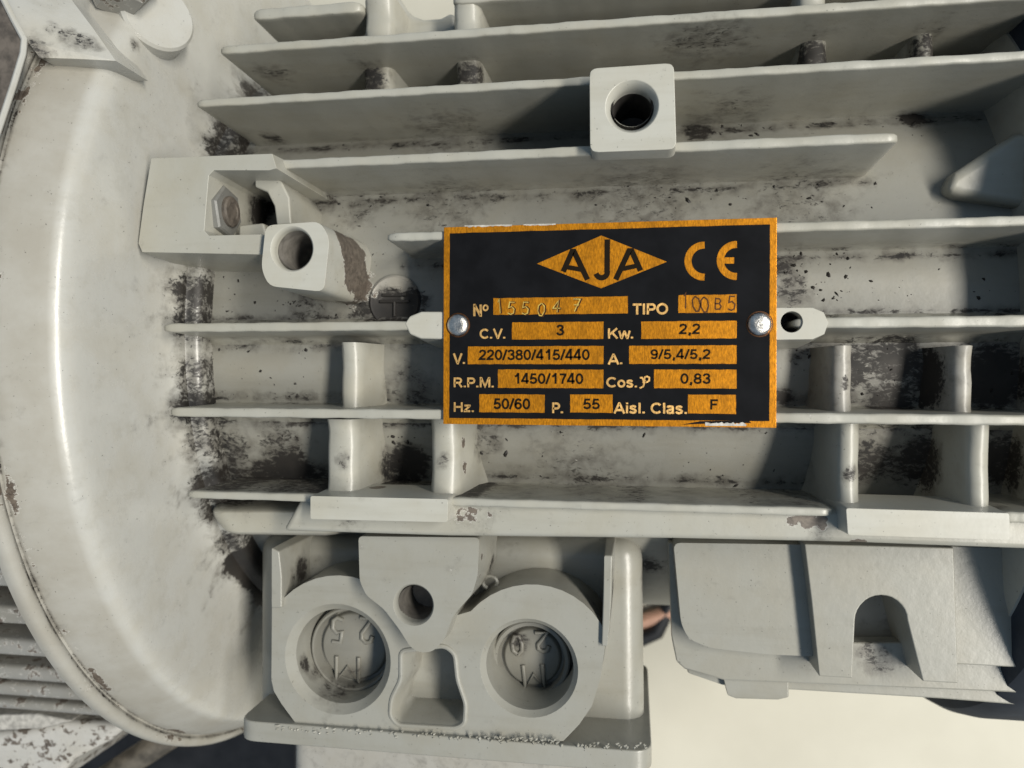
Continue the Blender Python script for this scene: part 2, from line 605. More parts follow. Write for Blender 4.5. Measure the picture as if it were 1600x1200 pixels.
# ------------------------------------------------------------------ the floor
fl = mk('floor', [(-300, -300, FLOOR), (300, -300, FLOOR), (300, 300, FLOOR), (-300, 300, FLOOR)], [(0, 1, 2, 3)], M_FLOOR, smooth=False)
fl['kind'] = 'structure'

# ------------------------------------------------------------------ the motor
motor = bpy.data.objects.new('electric_motor', None)
COL.objects.link(motor)
motor['label'] = 'grime-stained grey cast electric motor with cooling fins and a black and gold nameplate'
motor['category'] = 'electric motor'

XL = -15.4
XR = un(1672, 600, 1.0).x
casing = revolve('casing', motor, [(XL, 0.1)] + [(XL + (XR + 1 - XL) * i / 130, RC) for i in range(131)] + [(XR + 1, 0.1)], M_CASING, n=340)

# end flange at the left: broad rim, ridge, face falling back to the casing seam
fp = [(-18.8, 9.0), (-18.8, 18.5), (-18.76, 18.72), (-18.66, 18.84), (-18.5, 18.86), (-18.32, 18.84), (-18.22, 18.76), (-18.17, 18.62), (-18.19, 18.5), (-18.24, 18.42), (-18.2, 18.36), (-18.05, 18.37)]
fp += [(-17.7, 18.27), (-17.3, 18.13), (-16.95, 17.98), (-16.7, 17.86), (-16.53, 17.76), (-16.42, 17.67), (-16.34, 17.56), (-16.28, 17.41), (-16.235, 17.22), (-16.19, 16.9), (-16.15, 16.4)]
fp += [(-16.11, 15.9), (-16.06, 15.3), (-16.0, 14.7), (-15.95, 14.2), (-15.88, 13.8), (-15.8, 13.5), (-15.7, 13.3), (-15.58, 13.15)]
fp += [(-15.52, 12.98), (-15.5, 12.85), (-15.42, 12.8), (-15.3, 12.78), (-15.15, 12.72), (-15.02, 12.6), (-14.98, 12.45), (-14.97, 12.2), (-14.96, 11.5)]


def flange_stain_shade(co, d, c):
    import numpy as np
    X = co[:, 0] / CM
    ang = np.arctan2(co[:, 1] / CM - YC, co[:, 2] / CM + FLOOR - ZC)
    wob = .5 + .28 * np.sin(ang * 23) + .22 * np.sin(ang * 57 + 1.3)
    seam = np.clip((X + 15.92 + .22 * wob) / .5, 0, 1)
    R = np.hypot(co[:, 1] / CM - YC, co[:, 2] / CM + FLOOR - ZC)
    lip = np.exp(-((X + 18.16) / .10) ** 2) * (R < 18.6)
    d = np.maximum(d, seam * (.46 + .36 * wob + .75 * np.clip((ang < -.72) * 1.0, 0, 1) * np.clip((X + 15.75) / .3, 0, 1)))  # lowest arc also blackened for the shaded gap beside the box
    d = np.maximum(d, lip * (.50 + .3 * wob))
    near = np.exp(-((X + 18.08) / .14) ** 2)
    film = np.clip((-16.50 - X) / .22, 0, 1) * .8  # tan dust tone, also darkened to hold down the outer face's brightness
    c = np.maximum(c, near * (.26 + .40 * np.sin(ang * 17 + .6) + .25 * np.sin(ang * 41)))
    return d, c, film


EXTRA['end_flange'] = flange_stain_shade
flange = revolve('end_flange', motor, fp, M_FLANGE, n=420, sharp=42)

# end shield just past the right edge of the picture
sh = revolve('end_shield', motor, [(11.6, 11.6), (11.75, 12.4), (11.85, 13.6), (12.0, 14.1), (12.4, 14.2), (12.5, 11)], M_PAINT, n=200)
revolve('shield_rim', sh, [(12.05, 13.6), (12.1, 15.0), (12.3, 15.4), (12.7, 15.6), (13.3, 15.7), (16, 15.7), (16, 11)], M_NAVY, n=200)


FIN_ROOTS = []


def fin(name, ref, ztip, pxl, pxr, w=.27, draft=.06, mat=None, ends=(True, True), foot=None, taper=.35):
    y = un(ref[0], ref[1], ztip).y
    x0 = pxl if isinstance(pxl, float) else un(pxl, ref[1], ztip).x
    x1 = pxr if isinstance(pxr, float) else un(pxr, ref[1], ztip).x
    zb = (foot if foot is not None else min(zcase(y - .5), zcase(y + .5)))

    def ring(x, k, dz):
        h = (w + .05) / 2 * k
        zt = ztip - dz
        rr = min(h * .6, .065)
        half = [(h, zt - rr), (h - rr * .3, zt - rr * .3), (h - rr, zt)]
        base = h + draft
        zr = zt - rr
        lo = [(base + .38, zb - .55), (base + .30, zb - .05), (base + .10, zb + .12), (base, zb + .38)]
        lo += [(base + (h - base) * q, zb + .38 + (zr - zb - .38) * q) for q in (.25, .5, .75, .93, .985)]
        rgt = lo + half
        return [(x, y + a, z) for a, z in rgt] + [(x, y - a, z) for a, z in rgt[::-1]]

    FIN_ROOTS.append((y, x0, x1, w / 2 + draft))
    secs = []
    if ends[0]:
        secs += [(x0, .35, .22), (x0 + .05, .6, .10), (x0 + .16, .82, .03), (x0 + taper, 1, 0)]
    else:
        secs += [(x0, 1, 0)]
    n = max(16, int((x1 - x0) / .28))
    a, b = secs[-1][0], (x1 - taper if ends[1] else x1)
    for i in range(1, n + 1):
        secs.append((a + (b - a) * i / n, 1 + .05 * math.sin(i * .9 + y) + .04 * math.sin(i * 2.3 + y * 3), .014 * math.sin(i * .7 + y) + .010 * math.sin(i * 1.9 + 2 * y)))
    if ends[1]:
        secs += [(x1 - .16, .86, .03), (x1 - .05, .66, .12), (x1, .4, .26)]
    V, Fc = [], []
    for s in secs:
        V += ring(*s)
    m = 24
    for i in range(len(secs) - 1):
        for k in range(m - 1):
            Fc.append((i * m + k, i * m + k + 1, (i + 1) * m + k + 1, (i + 1) * m + k))
    Fc.append(tuple(range(m)))
    Fc.append(tuple((len(secs) - 1) * m + k for k in range(m))[::-1])
    return mk(name, V, Fc, mat or M_PAINT, motor, sharp=50, dense=True)


XEND = 12.2


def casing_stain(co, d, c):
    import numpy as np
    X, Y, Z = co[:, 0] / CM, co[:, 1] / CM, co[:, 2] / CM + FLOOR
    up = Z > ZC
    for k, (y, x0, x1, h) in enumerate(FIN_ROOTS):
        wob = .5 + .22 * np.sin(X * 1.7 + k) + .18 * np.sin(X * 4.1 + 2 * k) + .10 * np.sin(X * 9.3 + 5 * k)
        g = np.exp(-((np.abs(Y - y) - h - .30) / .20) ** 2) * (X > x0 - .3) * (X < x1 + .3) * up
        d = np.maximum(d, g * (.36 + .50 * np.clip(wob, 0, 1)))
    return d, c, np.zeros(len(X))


def fin_stain_shade(co, d, c):
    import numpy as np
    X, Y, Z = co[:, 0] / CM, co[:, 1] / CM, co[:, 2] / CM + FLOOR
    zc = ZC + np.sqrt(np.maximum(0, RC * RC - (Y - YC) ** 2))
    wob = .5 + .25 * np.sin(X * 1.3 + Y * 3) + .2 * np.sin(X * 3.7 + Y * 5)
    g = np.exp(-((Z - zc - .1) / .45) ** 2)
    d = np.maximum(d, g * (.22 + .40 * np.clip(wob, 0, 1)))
    low = un(800, 787, -.4)                       # grime at left and painted shade along the lowest fin's upper side
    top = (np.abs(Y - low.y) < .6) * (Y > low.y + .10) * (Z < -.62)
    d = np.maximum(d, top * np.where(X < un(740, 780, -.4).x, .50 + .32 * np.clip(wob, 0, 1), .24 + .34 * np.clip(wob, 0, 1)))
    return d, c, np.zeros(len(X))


EXTRA['casing'] = casing_stain
EXTRA['cooling_fin'] = fin_stain_shade
fin('cooling_fin', (480, 16), -3.2, 393, 566, w=.34)
fin('cooling_fin', (740, -5), -3.2, 706, XEND, w=.34, ends=(True, False))
fin('cooling_fin', (800, 46), -2.0, 341, XEND, w=.24, ends=(True, False))
fin('cooling_fin', (800, 132.5), -1.0, 304, XEND, w=.22, ends=(True, False))
fin('cooling_fin', (800, 240.5), -.35, 232, 1407, w=.25, draft=.12)
fin('cooling_fin', (650, 369), -.12, 602, 760, w=.22)
fin('cooling_fin', (1400, 350), -.12, 1150, XEND, w=.23, ends=(True, False))
fin('cooling_fin', (500, 510), -.14, 252, 700, w=.24)
fin('cooling_fin', (1420, 503), -.14, 1240, XEND, w=.27, ends=(True, False))
fin('cooling_fin', (500, 646), -.14, 262, XEND, w=.25, ends=(True, False))
fin('cooling_fin', (800, 787), -.4, 289, 1304, w=.20)
fin('cooling_fin', (1590, 809), -.4, 1560, XEND, w=.27, ends=(True, False))


def bar(name, px, z1, z0, mat=None, bevel=.08, draft=0.0, holes=(), rnd=0.0, parent=motor, seg=3, through=False):
    l = ccw(loop(px, z1))
    if rnd: l = round_loop(l, rnd)
    return prism(name, parent, l, z1, z0, mat or M_PAINT, holes, draft, bevel, seg, through)


# side ledge above the terminal box, with its two machined pads
bar('side_ledge', [(470, 778), (700, 781), (1300, 795), (1330, 803), (1700, 818), (1700, 862), (1330, 848), (1050, 842), (700, 838), (440, 830)], -.80, -6.5, bevel=.18, draft=.12)
bar('side_ledge', [(318, 796), (520, 796), (520, 838), (346, 836)], -2.75, -6.5, bevel=.5, draft=.5, seg=5)
bar('machined_pad', [(485, 775), (700, 780), (699, 816), (485, 811)], .12, -2.2, M_WORN, bevel=.05, draft=.10, rnd=.07)
bar('machined_pad', [(1322, 794), (1577, 802), (1578, 844), (1325, 836)], .12, -2.2, M_WORN, bevel=.05, draft=.10, rnd=.07)


def rib(name, px0, px1, pyt, pyb, z1, mat=None, bulge=.0):
    """web across the gap between two fins, round-fronted, drafted"""
    a = un(px0, (pyt + pyb) / 2, z1); b = un(px1, (pyt + pyb) / 2, z1)
    yt = un((px0 + px1) / 2, pyt, z1).y; yb = un((px0 + px1) / 2, pyb, z1).y
    w = (b.x - a.x) / 2; cx = (a.x + b.x) / 2
    zb = min(zcase(yt), zcase(yb)) - .5
    prof = [(w + .55, zb), (w + .30, zb + .75), (w + .16, zb + 1.2), (w + .02, z1 - .34), (w - .06, z1 - .14), (w - .2, z1 - .02)]
    full = [(cx + q, z) for q, z in prof] + [(cx - q, z) for q, z in prof[::-1]]
    V, Fc = [], []
    ny = 6
    for i in range(ny + 1):
        y = yb + (yt - yb) * i / ny
        k = 1 + .022 * math.sin(i * 2.3 + px0)
        e = abs(i - ny / 2) / (ny / 2)
        k += .07 * e ** 4
        V += [(cx + (x - cx) * k, y, z + .03 * math.sin(i * 1.7 + px1) + (.10 * e ** 4 if z > z1 - .1 else 0)) for x, z in full]
    m = len(full)
    for i in range(ny):
        for k in range(m - 1):
            Fc.append((i * m + k, i * m + k + 1, (i + 1) * m + k + 1, (i + 1) * m + k))
    return mk(name, V, Fc, mat or M_PAINT, motor, sharp=70)


rib('cross_rib', 530, 563, 535, 652, -1.1)
rib('cross_rib', 508, 556, 655, 775, -.85)
rib('cross_rib', 672, 716, 655, 778, -.85)
rib('cross_rib', 1300, 1333, 540, 655, -1.1, M_GRIMY)
rib('cross_rib', 1490, 1524, 540, 655, -1.1, M_GRIMY)
rib('cross_rib', 1310, 1345, 662, 796, -.75)
rib('cross_rib', 1514, 1551, 662, 800, -.75)
rib('cross_rib', 566, 612, 52, 150, -3.9)
rib('cross_rib', 712, 750, 46, 146, -3.8)
rib('cross_rib', 1254, 1294, 20, 118, -3.9)
rib('cross_rib', 1430, 1462, 10, 110, -3.9)
rib('cross_rib', 568, 614, -5, 66, -3.3)
rib('cross_rib', 708, 748, -5, 60, -3.3)
rib('cross_rib', 1248, 1292, -20, 36, -3.3)
bar('foot_web', [(604, -30), (627, 0), (634, 12), (645, 23), (662, 29), (688, 27), (701, 20), (712, 20), (712, 56), (650, 62), (600, 62)], -5.0, -9, bevel=.18)

# square bosses
sb = bar('square_boss', [(921, 107), (1053, 98), (1057, 233), (922, 238)], .25, -.5, M_WORN, bevel=.07, draft=.03, rnd=.24, through=True,
         holes=[(circ(987.5, 166, 41, .25), [(.19, .05), (.02, .14), (-.3, .15), (-.44, .15)])])
bar('boss_body', [(926, 110), (1050, 102), (1050, 226), (926, 232)], -.42, -5.5, bevel=.05, rnd=.2, parent=sb, holes=[(circ(987.5, 166, 31.5, -.42), [(-3.0, .0)])])
cc = un(987.5, 166, .0)
lathe_z('bolt_bore', sb, cc.x, cc.y, [(.615, .0)] + [(.60 - .018 * (k % 2), -.1 - .07 * k) for k in range(38)] + [(0.0, -2.8)], M_DARKHOLE)

blk = bar('mounting_block', [(236, 247), (425, 240), (432, 263), (420, 266), (334, 266), (326, 274), (319, 360), (326, 368), (410, 366), (424, 372), (424, 398), (222, 394), (216, 380), (224, 320)], .35, -4.2, bevel=.10, draft=.22)


def lathe_x(name, parent, c, prof, mat, n=28, rot=0.0):
    """prof: (radius, x) about an axis along X"""
    V, Fc = [], []
    m = len(prof)
    for i in range(n):
        a = 2 * math.pi * i / n + rot
        for r, x in prof:
            V.append((c.x + x, c.y + r * math.cos(a), c.z + r * math.sin(a)))
    for i in range(n):
        j = (i + 1) % n
        for k in range(m - 1):
            Fc.append((i * m + k, i * m + k + 1, j * m + k + 1, j * m + k))
    return mk(name, V, Fc, mat, parent, sharp=35)


wx = un(321, 330, .35).x + .06
bc = Vector((wx, un(350, 331, -.7).y, -.72))
lathe_x('bolt', blk, bc, [(.86, -.05), (.86, .10), (.80, .16), (0, .16)], M_RECESS, 6, .3)
lathe_x('bolt_end', blk, bc, [(.50, .15), (.50, .26), (.44, .31), (.30, .32), (.26, .29), (0, .29)], M_BARE)
bar('pocket_web', [(398, 270), (416, 268), (440, 284), (452, 308), (455, 350), (432, 352), (428, 322), (417, 300), (398, 292)], -.7, -3.8, bevel=.07, parent=blk)
bar('pocket_web', [(372, 352), (412, 348), (420, 380), (372, 380)], -.9, -3.8, bevel=.09, parent=blk)
bar('drilled_boss', [(415, 352), (500, 346), (515, 372), (506, 456), (420, 447), (408, 420)], .75, -3.6, M_WORN, bevel=.09, draft=.10, rnd=.26,
    holes=[(circ(456, 389, 38, .75), [(.70, .05), (.55, .08), (-3.0, .10)])])
cc = un(457, 389, .75)
lathe_z('boss_bore', motor, cc.x, cc.y, [(.605, .44), (.59, .3), (.575, -2.6), (0.0, -2.7)], simple('steel_bore', (.30, .28, .25), .4, .5, .3, 200))

# earth mark cast into the casing beside the nameplate
ec = on_case(617, 472)
zt = ec.z + .05
disc = lathe_z('earth_mark', motor, ec.x, ec.y, [(.95, ec.z - .2), (.93, zt - .03), (.86, zt + .02), (.80, zt - .02), (0, zt - .02)], M_GRIMY, 36)
zz = zt + .0
strokes = [[(-.42, .24), (.42, .24)], [(-.24, .46), (.24, .46)], [(-.52, .02), (.52, .02)], [(0, .02), (0, -.5)]]
joined('mark_bar', disc, [tube_data([(ec.x + a, ec.y + b, zz), (ec.x + c, ec.y + d, zz)], .06, 8) for (a, b), (c, d) in strokes], M_GRIMY)

bar('casting_lug', [(1478, 296), (1496, 266), (1545, 234), (1588, 206), (1720, 196), (1720, 330), (1600, 322), (1500, 306)], -2.7, -6, bevel=.35, seg=5)
# nameplate seats
bar('plate_seat', [(700, 487), (658, 487), (640, 494), (632, 506), (640, 522), (658, 529), (700, 530)], -.10, -3.2, M_WORN, bevel=.06, draft=.22)
seat = bar('plate_seat', [(1195, 481), (1270, 481), (1287, 488), (1294, 504), (1288, 522), (1270, 530), (1195, 531)], -.10, -3.2, M_WORN, bevel=.05, draft=.20,
           holes=[(circ(1237, 503, 16, -.1, 28), [(-1.6, .02)])])
lathe_z('seat_hole', seat, un(1237, 503, -.1).x, un(1237, 503, -.1).y, [(.28, -.5), (.275, -1.55), (0, -1.56)], M_DARKHOLE)

# ------------------------------------------------------------------ nameplate
P = [un(693, 354, 0), un(1213, 341, 0), un(1214, 668, 0), un(693, 663, 0)]
x0 = (P[0].x + P[3].x) / 2; x1 = (P[1].x + P[2].x) / 2
y1 = (P[0].y + P[1].y) / 2; y0 = (P[2].y + P[3].y) / 2
DY = (P[1].y - P[0].y + P[2].y - P[3].y) / 2 / (x1 - x0)     # the plate hangs a hair out of level
rect = [(x0, y0), (x1, y0), (x1, y1), (x0, y1)]
plate = prism('nameplate', motor, rect, 0.0, -.09, M_GOLD, bevel=.012, seg=2)
bw = .19
inner = [(x0 + bw, y0 + bw), (x1 - bw, y0 + bw), (x1 - bw, y1 - bw), (x0 + bw, y1 - bw)]
jag = []
for i in range(4):
    a, b = Vector(inner[i]), Vector(inner[(i + 1) % 4])
    for s in range(26):
        q = a + (b - a) * s / 26
        jag.append((q.x + random.uniform(-.006, .006), q.y + random.uniform(-.006, .006)))
prism('printed_panel', plate, jag, .004, -.004, M_PRINT, bevel=0)

FIELDS = [(771, 463, 981, 492), (1060, 460, 1151, 489), (800, 502.5, 943, 530.5), (1002, 501, 1151, 529.5), (731, 540.5, 943, 569), (983, 539.5, 1151, 568.5), (778, 577.5, 943, 606), (1022, 577.5, 1151, 606.5), (749, 616.5, 851, 644), (891, 616.5, 957.5, 644.5), (1075, 617, 1150, 646)]
ZP = .008
for f in FIELDS:
    a = un(f[0], f[3], ZP); b = un(f[2], f[1], ZP)
    c = [(a.x, a.y), (b.x, a.y), (b.x, b.y), (a.x, b.y)]
    l = []
    for i in range(4):
        p, q = Vector(c[i]), Vector(c[(i + 1) % 4])
        k = max(3, int((q - p).length / .12))
        for s in range(k):
            w = p + (q - p) * s / k
            l.append((w.x + random.uniform(-.006, .006), w.y + random.uniform(-.006, .006)))
    prism('field', plate, l, ZP, 0.0, M_GOLD, bevel=0)


def bow(cx, cy, rx, ry, a0, a1, n=10):
    return [(cx + rx * math.cos(math.radians(a0 + (a1 - a0) * i / n)), cy + ry * math.sin(math.radians(a0 + (a1 - a0) * i / n))) for i in range(n + 1)]


# sans-serif strokes, cap height 1, stroke centre lines; (advance, strokes)
SANS = {
    'A': (.78, [[(.05, -.03), (.37, .93), (.41, .93), (.73, -.03)], [(.18, .29), (.60, .29)]]),
    'C': (.80, [bow(.43, .5, .34, .43, 42, 318, 14)]),
    'F': (.66, [[(.60, .915), (.12, .915), (.12, 0)], [(.12, .5), (.53, .5)]]),
    'H': (.80, [[(.12, 0), (.12, 1)], [(.66, 0), (.66, 1)], [(.12, .52), (.66, .52)]]),
    'I': (.30, [[(.14, 0), (.14, 1)]]),
    'K': (.80, [[(.12, 0), (.12, 1)], [(.70, 1.0), (.18, .40)], [(.33, .60), (.72, 0)]]),
    'M': (.94, [[(.11, 0), (.11, .96), (.16, .96), (.46, .12), (.76, .96), (.81, .96), (.81, 0)]]),
    'N': (.80, [[(.11, 0), (.11, .96), (.15, .96), (.61, .04), (.65, .04), (.65, 1)]]),
    'O': (.86, [bow(.43, .5, .34, .43, 0, 360, 20)]),
    'P': (.72, [[(.12, 0), (.12, .915), (.42, .915)] + bow(.42, .68, .20, .235, 80, -80, 8) + [(.42, .445), (.12, .445)]]),
    'R': (.80, [[(.12, 0), (.12, .915), (.46, .915)] + bow(.46, .69, .19, .225, 80, -80, 8) + [(.46, .465), (.12, .465)], [(.44, .44), (.70, 0)]]),
    'T': (.70, [[(.03, .915), (.67, .915)], [(.35, .9), (.35, 0)]]),
    'V': (.74, [[(.05, 1.02), (.35, .05), (.39, .05), (.69, 1.02)]]),
    'a': (.60, [[(.09, .55), (.13, .66), (.28, .69), (.43, .64), (.45, .52), (.45, .12), (.50, 0)], [(.45, .42), (.20, .36), (.09, .24), (.12, .09), (.27, .05), (.42, .14)]]),
    'i': (.28, [[(.14, 0), (.14, .74)], [(.14, .86), (.14, 1.0)]]),
    'l': (.28, [[(.14, 0), (.14, 1)]]),
    'o': (.64, [bow(.31, .37, .22, .30, 0, 360, 16)]),
    's': (.58, [[(.46, .56), (.38, .66), (.26, .68), (.13, .62), (.12, .49), (.24, .41), (.38, .35), (.46, .24), (.42, .10), (.27, .05), (.13, .09), (.07, .19)]]),
    'w': (.82, [[(.04, .75), (.20, .05), (.24, .05), (.40, .66), (.44, .66), (.60, .05), (.64, .05), (.80, .75)]]),
    'z': (.56, [[(.06, .665), (.46, .665), (.46, .62), (.08, .12), (.08, .085), (.50, .085)]]),
    '0': (.60, [bow(.29, .5, .21, .43, 0, 360, 18)]),
    '1': (.60, [[(.12, .70), (.25, .78), (.34, .96), (.37, .96), (.37, 0)]]),
    '2': (.60, [[(.09, .70), (.13, .86), (.28, .93), (.44, .87), (.49, .71), (.43, .52), (.13, .19), (.08, .085), (.52, .085)]]),
    '3': (.60, [[(.09, .74), (.15, .88), (.29, .93), (.43, .87), (.47, .73), (.41, .58), (.25, .525)], [(.26, .53), (.43, .48), (.50, .30), (.45, .13), (.29, .065), (.14, .12), (.07, .27)]]),
    '4': (.60, [[(.40, 0), (.40, .97), (.35, .97), (.06, .28), (.06, .25), (.55, .25)]]),
    '5': (.60, [[(.49, .915), (.17, .915), (.11, .49), (.16, .50), (.29, .57), (.43, .51), (.50, .33), (.44, .14), (.29, .065), (.14, .11), (.08, .25)]]),
    '6': (.60, [[(.48, .77), (.42, .89), (.29, .93), (.15, .83), (.09, .55), (.09, .32)] + bow(.295, .32, .20, .25, 180, 540, 14)]),
    '7': (.60, [[(.07, .915), (.49, .915), (.49, .86), (.32, .45), (.25, 0)]]),
    '8': (.60, [bow(.295, .725, .18, .20, 0, 360, 14), bow(.295, .29, .21, .225, 0, 360, 14)]),
    '9': (.60, [bow(.29, .68, .20, .25, 0, 360, 14) + [(.49, .60), (.46, .25), (.38, .10), (.27, .065), (.15, .11), (.10, .22)]]),
    '.': (.30, [[(.14, 0), (.14, .17)]]), ',': (.30, [[(.15, .17), (.15, .02), (.10, -.16)]]), '/': (.34, [[(.02, -.02), (.30, 1.02)]]), ' ': (.30, [])}


def text(s, px0, px1, base, top, z, mat, name='lettering', wt=.20):
    adv = sum(SANS[c][0] for c in s)
    pa, pb = un(px0, base, z), un(px1, base, z)
    pt = un(px0, top, z)
    lead, trail = .05, .05
    sx = (pb.x - pa.x) / (adv - lead - trail)
    sy = pt.y - pa.y
    D, X, k = [], -lead, 0
    for c in s:
        a, sts = SANS[c]
        for st in sts:
            zz = z + .0007 * (k % 4); k += 1
            ww = wt * sy * (1.15 if c in '.,' else 1)
            D.append(ribbon_data([(pa.x + (X + u) * sx, pa.y + v * sy + DY * .5 * (X + u) * sx) for u, v in st], ww, zz, .003))
        X += a
    return joined(name, plate, D, mat, smooth=False)


ZT, ZI = .010, .013
for s, a, b, base, top in [('N', 740, 753, 494, 476), ('TIPO', 989, 1043, 491.5, 474.5), ('C.V.', 750, 790, 529, 514), ('Kw.', 950, 990, 529, 513), ('V.', 709, 727, 568.5, 552.5),
                           ('A.', 951, 973, 569, 553), ('R.P.M.', 709, 772, 605, 590), ('Cos.', 948, 996, 605, 589.5), ('Hz.', 709, 741, 643.5, 628.5), ('P.', 863, 880, 645.5, 629), ('Aisl. Clas.', 960, 1074, 645.5, 629)]:
    text(s, a, b, base, top, ZT, M_GOLDTXT)
text('o', 754.5, 763, 486, 472.5, ZT, M_GOLDTXT, wt=.19)
for s, a, b, base, top in [('3', 870, 881, 524, 507.5), ('2,2', 1062, 1094, 522, 506), ('220/380/415/440', 749, 921, 562.5, 546.5), ('9/5,4/5,2', 1017, 1110, 561, 546), ('1450/1740', 803, 911, 599.5, 583.5),
                           ('0,83', 1064, 1110, 599.5, 583.5), ('50/60', 772, 828, 639, 622.5), ('55', 912, 937, 639, 623), ('F', 1110, 1122, 640, 624)]:
    text(s, a, b, base, top, ZI, M_INK)


def px_line(pts, z):
    return [xy(a, b, z) for a, b in pts]


W1 = DIST / F_PX
# phi sign
D_ = [ribbon_data(px_line([(1009.5, 597), (1006.5, 593), (1007.5, 589.5), (1011, 588), (1014.5, 590), (1014.5, 594.5), (1011, 597), (1004, 597.5)], ZT + .001), 2.5 * W1, ZT + .001),
      ribbon_data(px_line([(1000, 590.5), (1003, 590), (1005, 593), (1006.5, 599), (1005, 604), (999.5, 606.5)], ZT), 2.5 * W1, ZT)]
joined('lettering', plate, D_, M_GOLDTXT, smooth=False)
# diamond emblem with its letters
prism('emblem', plate, px_line([(839, 412), (939, 450.5), (1042, 409), (939.5, 368)], ZP), ZP, 0.0, M_GOLD, bevel=0)
w = 8.5 * W1
L = [ribbon_data(px_line([(880, 424.5), (894, 393), (897, 393), (918, 437)], ZI), w, ZI), ribbon_data(px_line([(884, 417), (912, 422)], ZI), w * .85, ZI + .002),
     ribbon_data(px_line([(949, 374), (948.5, 424)] + arc_px(940, 425, 9, 0, 165, 8), ZI), w, ZI),
     ribbon_data(px_line([(962, 437), (983, 392), (987, 392), (1001, 423)], ZI), w, ZI), ribbon_data(px_line([(969, 421), (996, 415)], ZI), w * .85, ZI + .002)]
joined('emblem_lettering', plate, L, M_INK, smooth=False)
# CE conformity mark
w = 10.5 * W1
joined('conformity_mark', plate, [ribbon_data(px_line(arc_px(1100, 408, 25, 272, 88, 22), ZT), w, ZT), ribbon_data(px_line(arc_px(1150.5, 407, 25, 272, 88, 22), ZT), w, ZT),
                                  ribbon_data(px_line([(1126, 407), (1147, 407)], ZT), w * .9, ZT + .002)], M_GOLD, smooth=False)

GL = {'1': [[(.3, .8), (.55, 1), (.5, 0)]], '5': [[(.85, 1), (.3, 1), (.22, .55), (.55, .64), (.85, .45), (.8, .12), (.5, 0), (.15, .1)]],
      '0': [[(.5, 1), (.2, .8), (.15, .4), (.35, .03), (.62, .02), (.85, .4), (.8, .8), (.5, 1)]], '4': [[(.6, 0), (.66, 1), (.12, .32), (.92, .36)]],
      '7': [[(.15, .95), (.88, 1), (.45, 0)], [(.3, .5), (.8, .55)]], 'B': [[(.2, 0), (.2, 1), (.65, .97), (.78, .77), (.62, .54), (.2, .52)], [(.62, .54), (.85, .3), (.7, .03), (.2, 0)]],
      '2': [[(.12, .72), (.25, .95), (.55, 1), (.82, .85), (.82, .62), (.1, 0), (.92, 0)]], 'M': [[(.05, 0), (.05, 1), (.5, .42), (.95, 1), (.95, 0)]]}


def stamp(chars, name, parent, mat, z, r, rot=0.0, flat=1.0):
    """chars: (glyph, px centre, py centre, w px, h px, tilt deg)"""
    D = []
    for g, cx, cy, gw, gh, tilt in chars:
        c = un(cx, cy, z)
        k = (DIST - z) / F_PX
        a = math.radians(rot + tilt)
        for st in GL[g]:
            P_ = []
            for u, v in st:
                X, Y = (u - .5) * gw * k, (v - .5) * gh * k
                P_.append((c.x + X * math.cos(a) - Y * math.sin(a), c.y + X * math.sin(a) + Y * math.cos(a), z))
            D.append(tube_data(P_, r, 6, True, flat))
    return joined(name, parent, D, mat, sharp=80)




def scribe(ch, mat, z, w, dx=0.0, dy=0.0):
    g, cx, cy, gw, gh, tilt = ch
    a = math.radians(tilt)
    D = []
    for q, st in enumerate(GL[g]):
        P_ = [(cx + dx + (u - .5) * gw * math.cos(a) + (v - .5) * gh * math.sin(a), cy + dy + (u - .5) * gw * math.sin(a) - (v - .5) * gh * math.cos(a)) for u, v in st]
        D.append(ribbon_data(px_line(P_, z), w * W1, z + .0006 * q, .002))
    return joined('stamped_digit', plate, D, mat, smooth=False)


for ch in [('1', 782, 479, 10, 22, -6), ('5', 800, 482, 14, 19, 4), ('5', 822, 482, 14, 19, 3), ('0', 847, 484, 15, 20, 4), ('4', 871, 479, 15, 18, 4), ('7', 901, 477, 15, 20, 8)]:
    scribe(ch, M_STAMP, ZP + .003, 3.2)
    scribe(ch, M_SHINE, ZP + .006, 1.5, -1.5, -.3)
for ch in [('1', 1071, 470, 11, 24, 0), ('0', 1088, 475, 17, 24, -10), ('0', 1101, 476, 17, 24, -6), ('B', 1122, 475, 14, 17, 2), ('5', 1143, 474, 15, 22, 2)]:
    scribe(ch, M_STAMP, ZP + .003, 2.3)

for px, py in ((716, 508), (1187, 506.5)):
    c = un(px, py, 0)
    rv = lathe_z('rivet', plate, c.x, c.y, [(.345, .0), (.34, .05), (.31, .10), (.25, .145), (.16, .168), (.08, .17), (0, .165)], M_STEEL)
    lathe_z('rivet_washer_mark', rv, c.x, c.y, [(.375, .002), (.375, .014), (.33, .016)], M_STAMP)
# scraped paint along the plate's edges
for (a, b, c_, d, hgt) in [(726, 800, 352.9, 351.5, 2.6), (818, 868, 351.0, 350.1, 2.2), (1102, 1166, 664, 664.5, 5)]:
    top, bot = [], []
    k = 22
    for i in range(k + 1):
        x = a + (b - a) * i / k
        y = c_ + (d - c_) * i / k
        h2 = hgt * random.uniform(.25, 1)
        if c_ > 500:
            top.append((x, y + 1.2)); bot.append((x, y - h2))
        else:
            top.append((x, y - .8)); bot.append((x, y + h2))
    l = px_line(top + bot[::-1], .01)
    prism('paint_scrape', plate, l, .0105, -.03, M_WHITECHIP, bevel=0)
dl = px_line([(1065, 663.5), (1095, 658), (1130, 657.5), (1170, 657), (1174, 661), (1120, 661.5)], .009)
prism('print_smear', plate, dl, .0095, -.002, M_PRINT, bevel=0)

